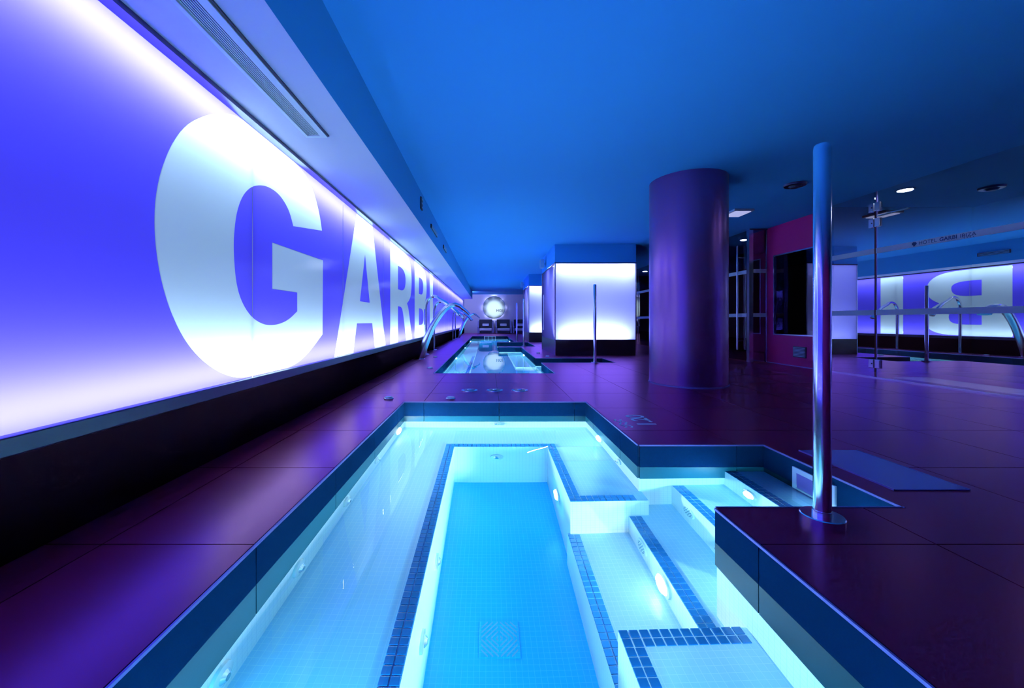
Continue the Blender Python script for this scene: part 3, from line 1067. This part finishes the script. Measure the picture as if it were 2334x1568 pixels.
# ---------------------------- skimmers
t = thing('pool_skimmer', (2.24, 2.72, -0.2), 'chrome framed skimmer opening in the steps wall behind the near pole', 'skimmer')
os_ = (2.24, 2.72, -0.2)
fr = MB()
y0, y1, z0, z1, q = 2.545, 2.90, -0.265, -0.055, 0.035
fr.box(2.215, 2.245, y0, y1, z1 - q, z1); fr.box(2.215, 2.245, y0, y1, z0, z0 + q)
fr.box(2.215, 2.245, y0, y0 + q, z0 + q, z1 - q); fr.box(2.215, 2.245, y1 - q, y1, z0 + q, z1 - q)
build('frame', fr, 'grille_white', t, os_)
build('opening', MB().box(2.220, 2.230, y0 + q, y1 - q, z0 + q, z1 - q), 'plate_mat', t, os_)
t = thing('pool_skimmer', (0.13, 26.7, -0.2), 'white framed three part skimmer at the far end of the long pool', 'skimmer')
os_ = (0.13, 26.7, -0.2)
fr = MB()
for x in (-0.26, 0.0, 0.26, 0.50):
    fr.box(x, x + 0.03, 26.66, 26.70, -0.30, -0.004)
for z in (-0.30, -0.034):
    fr.box(-0.26, 0.53, 26.66, 26.70, z, z + 0.03)
build('frame', fr, 'white_print', t, os_)
for x in (-0.23, 0.03, 0.29):
    build('opening', MB().box(x, x + 0.21, 26.685, 26.695, -0.27, -0.034), 'grille_dark', t, os_)


# ---------------------------- underwater lamps, jets and drains
def pool_lamp(c, axis, sgn, r, label, mat='lamp_lens'):
    t = thing('pool_lamp', c, label, 'pool light', 'underwater lamps')
    build('bezel', MB().lathe((0, 0, 0), [(r * 1.35, 0), (r * 1.3, 0.012 * sgn), (r * 1.02, 0.016 * sgn)], n=28, axis=axis), 'jet_white', t, smooth=True)
    build('lens', MB().lathe((0, 0, 0), [(r, 0.016 * sgn), (r * 0.8, 0.03 * sgn)], n=24, axis=axis), mat, t, smooth=True)


pool_lamp((-1.05, 4.62, WL - 0.34), 'x', 1, 0.09, 'bright underwater lamp in the far corner beside the letter wall', 'lamp_strong')
pool_lamp((1.225, 4.34, WL - 0.34), 'x', -1, 0.075, 'bright underwater lamp on the column side near the far bench', 'lamp_white')
pool_lamp((1.09, 2.46, WL - 0.88), 'x', -1, 0.07, 'bright underwater lamp in the riser of the lowest step', 'lamp_strong')
pool_lamp((0.635, 3.6, WL - 0.95), 'x', -1, 0.07, 'underwater lamp in the channel side below the short bench')
pool_lamp((0.615, 1.1, WL - 0.95), 'x', -1, 0.07, 'underwater lamp in the channel side below the nearest bench')
pool_lamp((-1.05, 1.0, WL - 0.34), 'x', 1, 0.06, 'added unseen underwater lamp low in the wall at the near end')  # added wall lamp, not seen, to light the near end
pool_lamp((1.225, 1.0, WL - 0.34), 'x', -1, 0.06, 'added unseen underwater lamp above the nearest bench')  # another unseen wall lamp added for its light
pool_lamp((1.915, 2.9, WL - 0.24), 'x', -1, 0.05, 'small underwater lamp in the riser of the top step', 'lamp_white')
pool_lamp((1.40, 2.131, WL - 0.34), 'y', 1, 0.06, 'added hidden underwater lamp below the deck corner lighting the steps', 'lamp_white')  # put in out of sight to brighten the step treads
pool_lamp((2.12, 2.131, WL - 0.06), 'y', 1, 0.03, 'added tiny underwater lamp to light the top step', 'lamp_white')  # added for the light on the top tread
for k, (x, y, s_) in enumerate(((-1.05, 9.0, 1), (-1.05, 13.0, 1), (-1.05, 18.0, 1), (-1.05, 23.5, 1), (1.3, 14.2, -1), (1.3, 8.4, -1), (1.3, 23.5, -1))):  # unseen lamps added along the far pool walls to light it
    side = 'wall side' if s_ > 0 else 'booth side'
    nth = {0: 'first', 1: 'second', 2: 'third', 3: 'fourth', 4: 'second', 5: 'first', 6: 'third'}[k]
    pool_lamp((x, y, WL - 0.34), 'x', s_, 0.14, '%s added underwater lamp on the %s of the far pool' % (nth, side), 'lamp_white')


def jet(c, axis, sgn, r, label):
    t = thing('water_jet_nozzle', c, label, 'jet nozzle', 'underwater jets')
    build('ring', MB().lathe((0, 0, 0), [(r, 0), (r * 0.97, 0.014 * sgn), (r * 0.62, 0.02 * sgn)], n=28, axis=axis), 'jet_white', t, smooth=True)
    build('eyeball', MB().lathe((0, 0, 0), [(r * 0.52, 0.02 * sgn), (r * 0.3, 0.034 * sgn)], n=20, axis=axis), 'satin_steel', t, smooth=True)
    build('outlet', MB().lathe((0, 0, 0), [(r * 0.24, 0.034 * sgn), (r * 0.22, 0.036 * sgn)], n=14, axis=axis), 'jet_dark', t)


jet((0.10, 4.96, WL - 0.36), 'y', -1, 0.07, 'jet nozzle in the middle of the far end wall')
jet((0.095, 4.27, WL - 0.80), 'y', -1, 0.07, 'jet nozzle in the end face of the deep channel')
jet((-1.05, 1.56, WL - 0.38), 'x', 1, 0.065, 'jet nozzle on the letter side wall, nearest the camera')
jet((-1.05, 2.20, WL - 0.38), 'x', 1, 0.065, 'jet nozzle on the letter side wall, second from the camera')
jet((-1.05, 2.95, WL - 0.38), 'x', 1, 0.065, 'jet nozzle on the letter side wall, third from the camera')
jet((-1.05, 3.75, WL - 0.38), 'x', 1, 0.065, 'jet nozzle on the letter side wall, farthest from the camera')
jet((-0.36, 1.82, WL - 0.95), 'x', 1, 0.065, 'jet nozzle in the channel side, nearest the camera')
jet((-0.36, 2.15, WL - 0.95), 'x', 1, 0.065, 'jet nozzle in the channel side, middle one')
jet((-0.36, 2.75, WL - 0.95), 'x', 1, 0.065, 'jet nozzle in the channel side, farthest one')
jet((1.225, 3.72, WL - 0.38), 'x', -1, 0.065, 'jet nozzle in the wall above the short bench')
jet((1.49, 2.55, WL - 0.62), 'x', -1, 0.045, 'jet nozzle in the riser of the third step')
for (c, lab) in (((1.09, 2.80, WL - 0.87), 'perforated round grate in the riser of the second step'), ((1.49, 2.95, WL - 0.57), 'perforated round grate in the riser of the third step')):
    t = thing('suction_grate', c, lab, 'grate', 'suction grates')
    build('plate', MB().lathe((0, 0, 0), [(0.08, 0), (0.075, -0.012)], n=28, axis='x'), 'jet_white', t, smooth=True)
    for i in range(3):
        for j in range(6 * i if i else 1):
            a = 2 * math.pi * j / max(1, 6 * i)
            build('hole', MB().lathe((0, 0.025 * i * math.cos(a), 0.025 * i * math.sin(a)), [(0.007, -0.012), (0.006, -0.014)], n=8, axis='x'), 'jet_dark', t)
dz = WL - 1.40
t = thing('floor_drain', (0.072, 2.49, dz), 'square drain grate with chevron slots on the pool floor', 'drain')
build('plate', MB().bbox(-0.125, 0.125, -0.12, 0.12, 0, 0.008, 0.003), 'channel_tile', t)
for qx in (-1, 1):
    for qy in (-1, 1):
        for k in range(6):
            d = 0.02 + 0.033 * k
            a0, a1 = max(0.006, d - 0.112), min(d, 0.112)
            if a1 - a0 < 0.01:
                continue
            p, q_ = (a0, d - a0), (a1, d - a1)
            wdt = 0.006
            mb = MB()
            pts = [(p[0], p[1] - wdt), (p[0], p[1] + wdt), (q_[0], q_[1] + wdt), (q_[0], q_[1] - wdt)]
            mb.quad([(a * qx, b * qy, 0.0095) for a, b in pts])
            build('slot', mb, 'drain_blue', t)

# ---------------------------- back wall: disc sign and lounge chairs
dc = (0.515, ZEND - 0.02, 2.15)
t = thing('disc_sign', dc, 'large round pale glowing disc sign on the back wall', 'sign')
ringmb = MB()
for k in range(56):
    a0, a1 = 2 * math.pi * k / 56, 2 * math.pi * (k + 1) / 56
    for (r0, h0), (r1, h1) in (((0.95, -0.12), (0.95, -0.285)), ((0.95, -0.285), (0.915, -0.285)), ((0.915, -0.285), (0.915, -0.12))):
        ringmb.quad([(r0 * math.cos(a0), h0, r0 * math.sin(a0)), (r0 * math.cos(a1), h0, r0 * math.sin(a1)), (r1 * math.cos(a1), h1, r1 * math.sin(a1)), (r1 * math.cos(a0), h1, r1 * math.sin(a0))])
build('rim', ringmb, 'satin_steel', t, smooth=True)
fc = MB()
fc.quad([(0.915 * math.cos(2 * math.pi * k / 56), -0.275, 0.915 * math.sin(2 * math.pi * k / 56)) for k in range(56)])
build('face', fc, 'disc_white', t)
vs, fs = text_fill('HGI', 0.30, 0.006, 1.05)
build('lettering', flat(MB(), vs, fs, lambda a, b: (0.18 + a, -0.285, -0.36 + b)), 'band_print', t)
li = bpy.data.lights.new('disc_lamp', 'AREA')
li.shape = 'DISK'; li.size = 1.35 * U; li.energy = 3.6; li.color = (0.8, 0.95, 1.0)
lo = bpy.data.objects.new('disc_lamp', li)
lo.location = ((dc[0] + 0.02) * U, (dc[1] - 0.272) * U + 0.10, (dc[2] - 0.1) * U)
lo.rotation_euler = Vector((0, -1, 0)).to_track_quat('-Z', 'Y').to_euler()
COL.objects.link(lo)


build('back_plate', MB().lathe((0, 0, 0), [(0.95, -0.115), (0.95, -0.12)], n=56, axis='y'), 'box_white', t)
build('spacer', MB().lathe((0, 0, 0), [(0.2, 0.0), (0.2, -0.115)], n=24, axis='y'), 'satin_steel', t)
for a in range(8):
    an = a * math.pi / 4
    area('disc_halo', (dc[0] + 0.78 * math.cos(an), dc[1] - 0.11, dc[2] + 0.78 * math.sin(an)), (0.7 * math.cos(an), 0.7, 0.7 * math.sin(an)), 0.3, 0.05, 4, (0.45, 0.55, 1.0))
area('added_back_light', (-1.55, 30.03, 3.0), (0.15, 1, -0.1), 0.7, 0.25, 50, (0.45, 0.5, 1.0))  # no fitting built; added to brighten the back wall and chairs


def chair(x, y, label):
    t = thing('lounge_chair', (x, y, 0), label, 'armchair', 'lounge chairs along the back wall')
    W2 = 0.54
    build('backrest', MB().bbox(-W2, W2, 0.55, 0.68, 0.42, 1.14, 0.02), 'wicker', t)
    build('seat_base', MB().bbox(-W2 + 0.06, W2 - 0.06, -0.2, 0.6, 0.03, 0.22, 0.015), 'wicker', t)
    build('seat_cushion', MB().bbox(-W2 + 0.04, W2 - 0.04, -0.24, 0.56, 0.22, 0.42, 0.04), 'cushion', t)
    build('pillow', MB().bbox(-0.27, 0.27, 0.44, 0.56, 0.60, 0.80, 0.04), 'cushion', t)
    for sx in (-1, 1):
        a, b = sorted((sx * W2, sx * (W2 + 0.12)))
        pts = [(-0.25, 0.03), (0.68, 0.03), (0.68, 1.04), (0.45, 0.98), (0.15, 0.62), (-0.25, 0.55)]
        mb = MB()
        mb.quad([(a, p, q_) for p, q_ in pts]); mb.quad([(b, p, q_) for p, q_ in pts])
        for i in range(6):
            (p, q_), (r, s_) = pts[i], pts[(i + 1) % 6]
            mb.quad([(a, p, q_), (a, r, s_), (b, r, s_), (b, p, q_)])
        build('armrest', mb, 'chair_side', t)
    for sx in (-1, 1):
        for sy in (-0.18, 0.55):
            build('foot', MB().box(sx * 0.5 - 0.03, sx * 0.5 + 0.03, sy, sy + 0.06, 0, 0.035), 'satin_steel', t)


chair(-0.18, 32.4, 'dark lounge chair with white cushions below the disc sign')
chair(1.28, 32.4, 'dark lounge chair with white cushions, second from the letter wall')
chair(2.68, 32.4, 'dark lounge chair with white cushions, partly behind the slim poles')
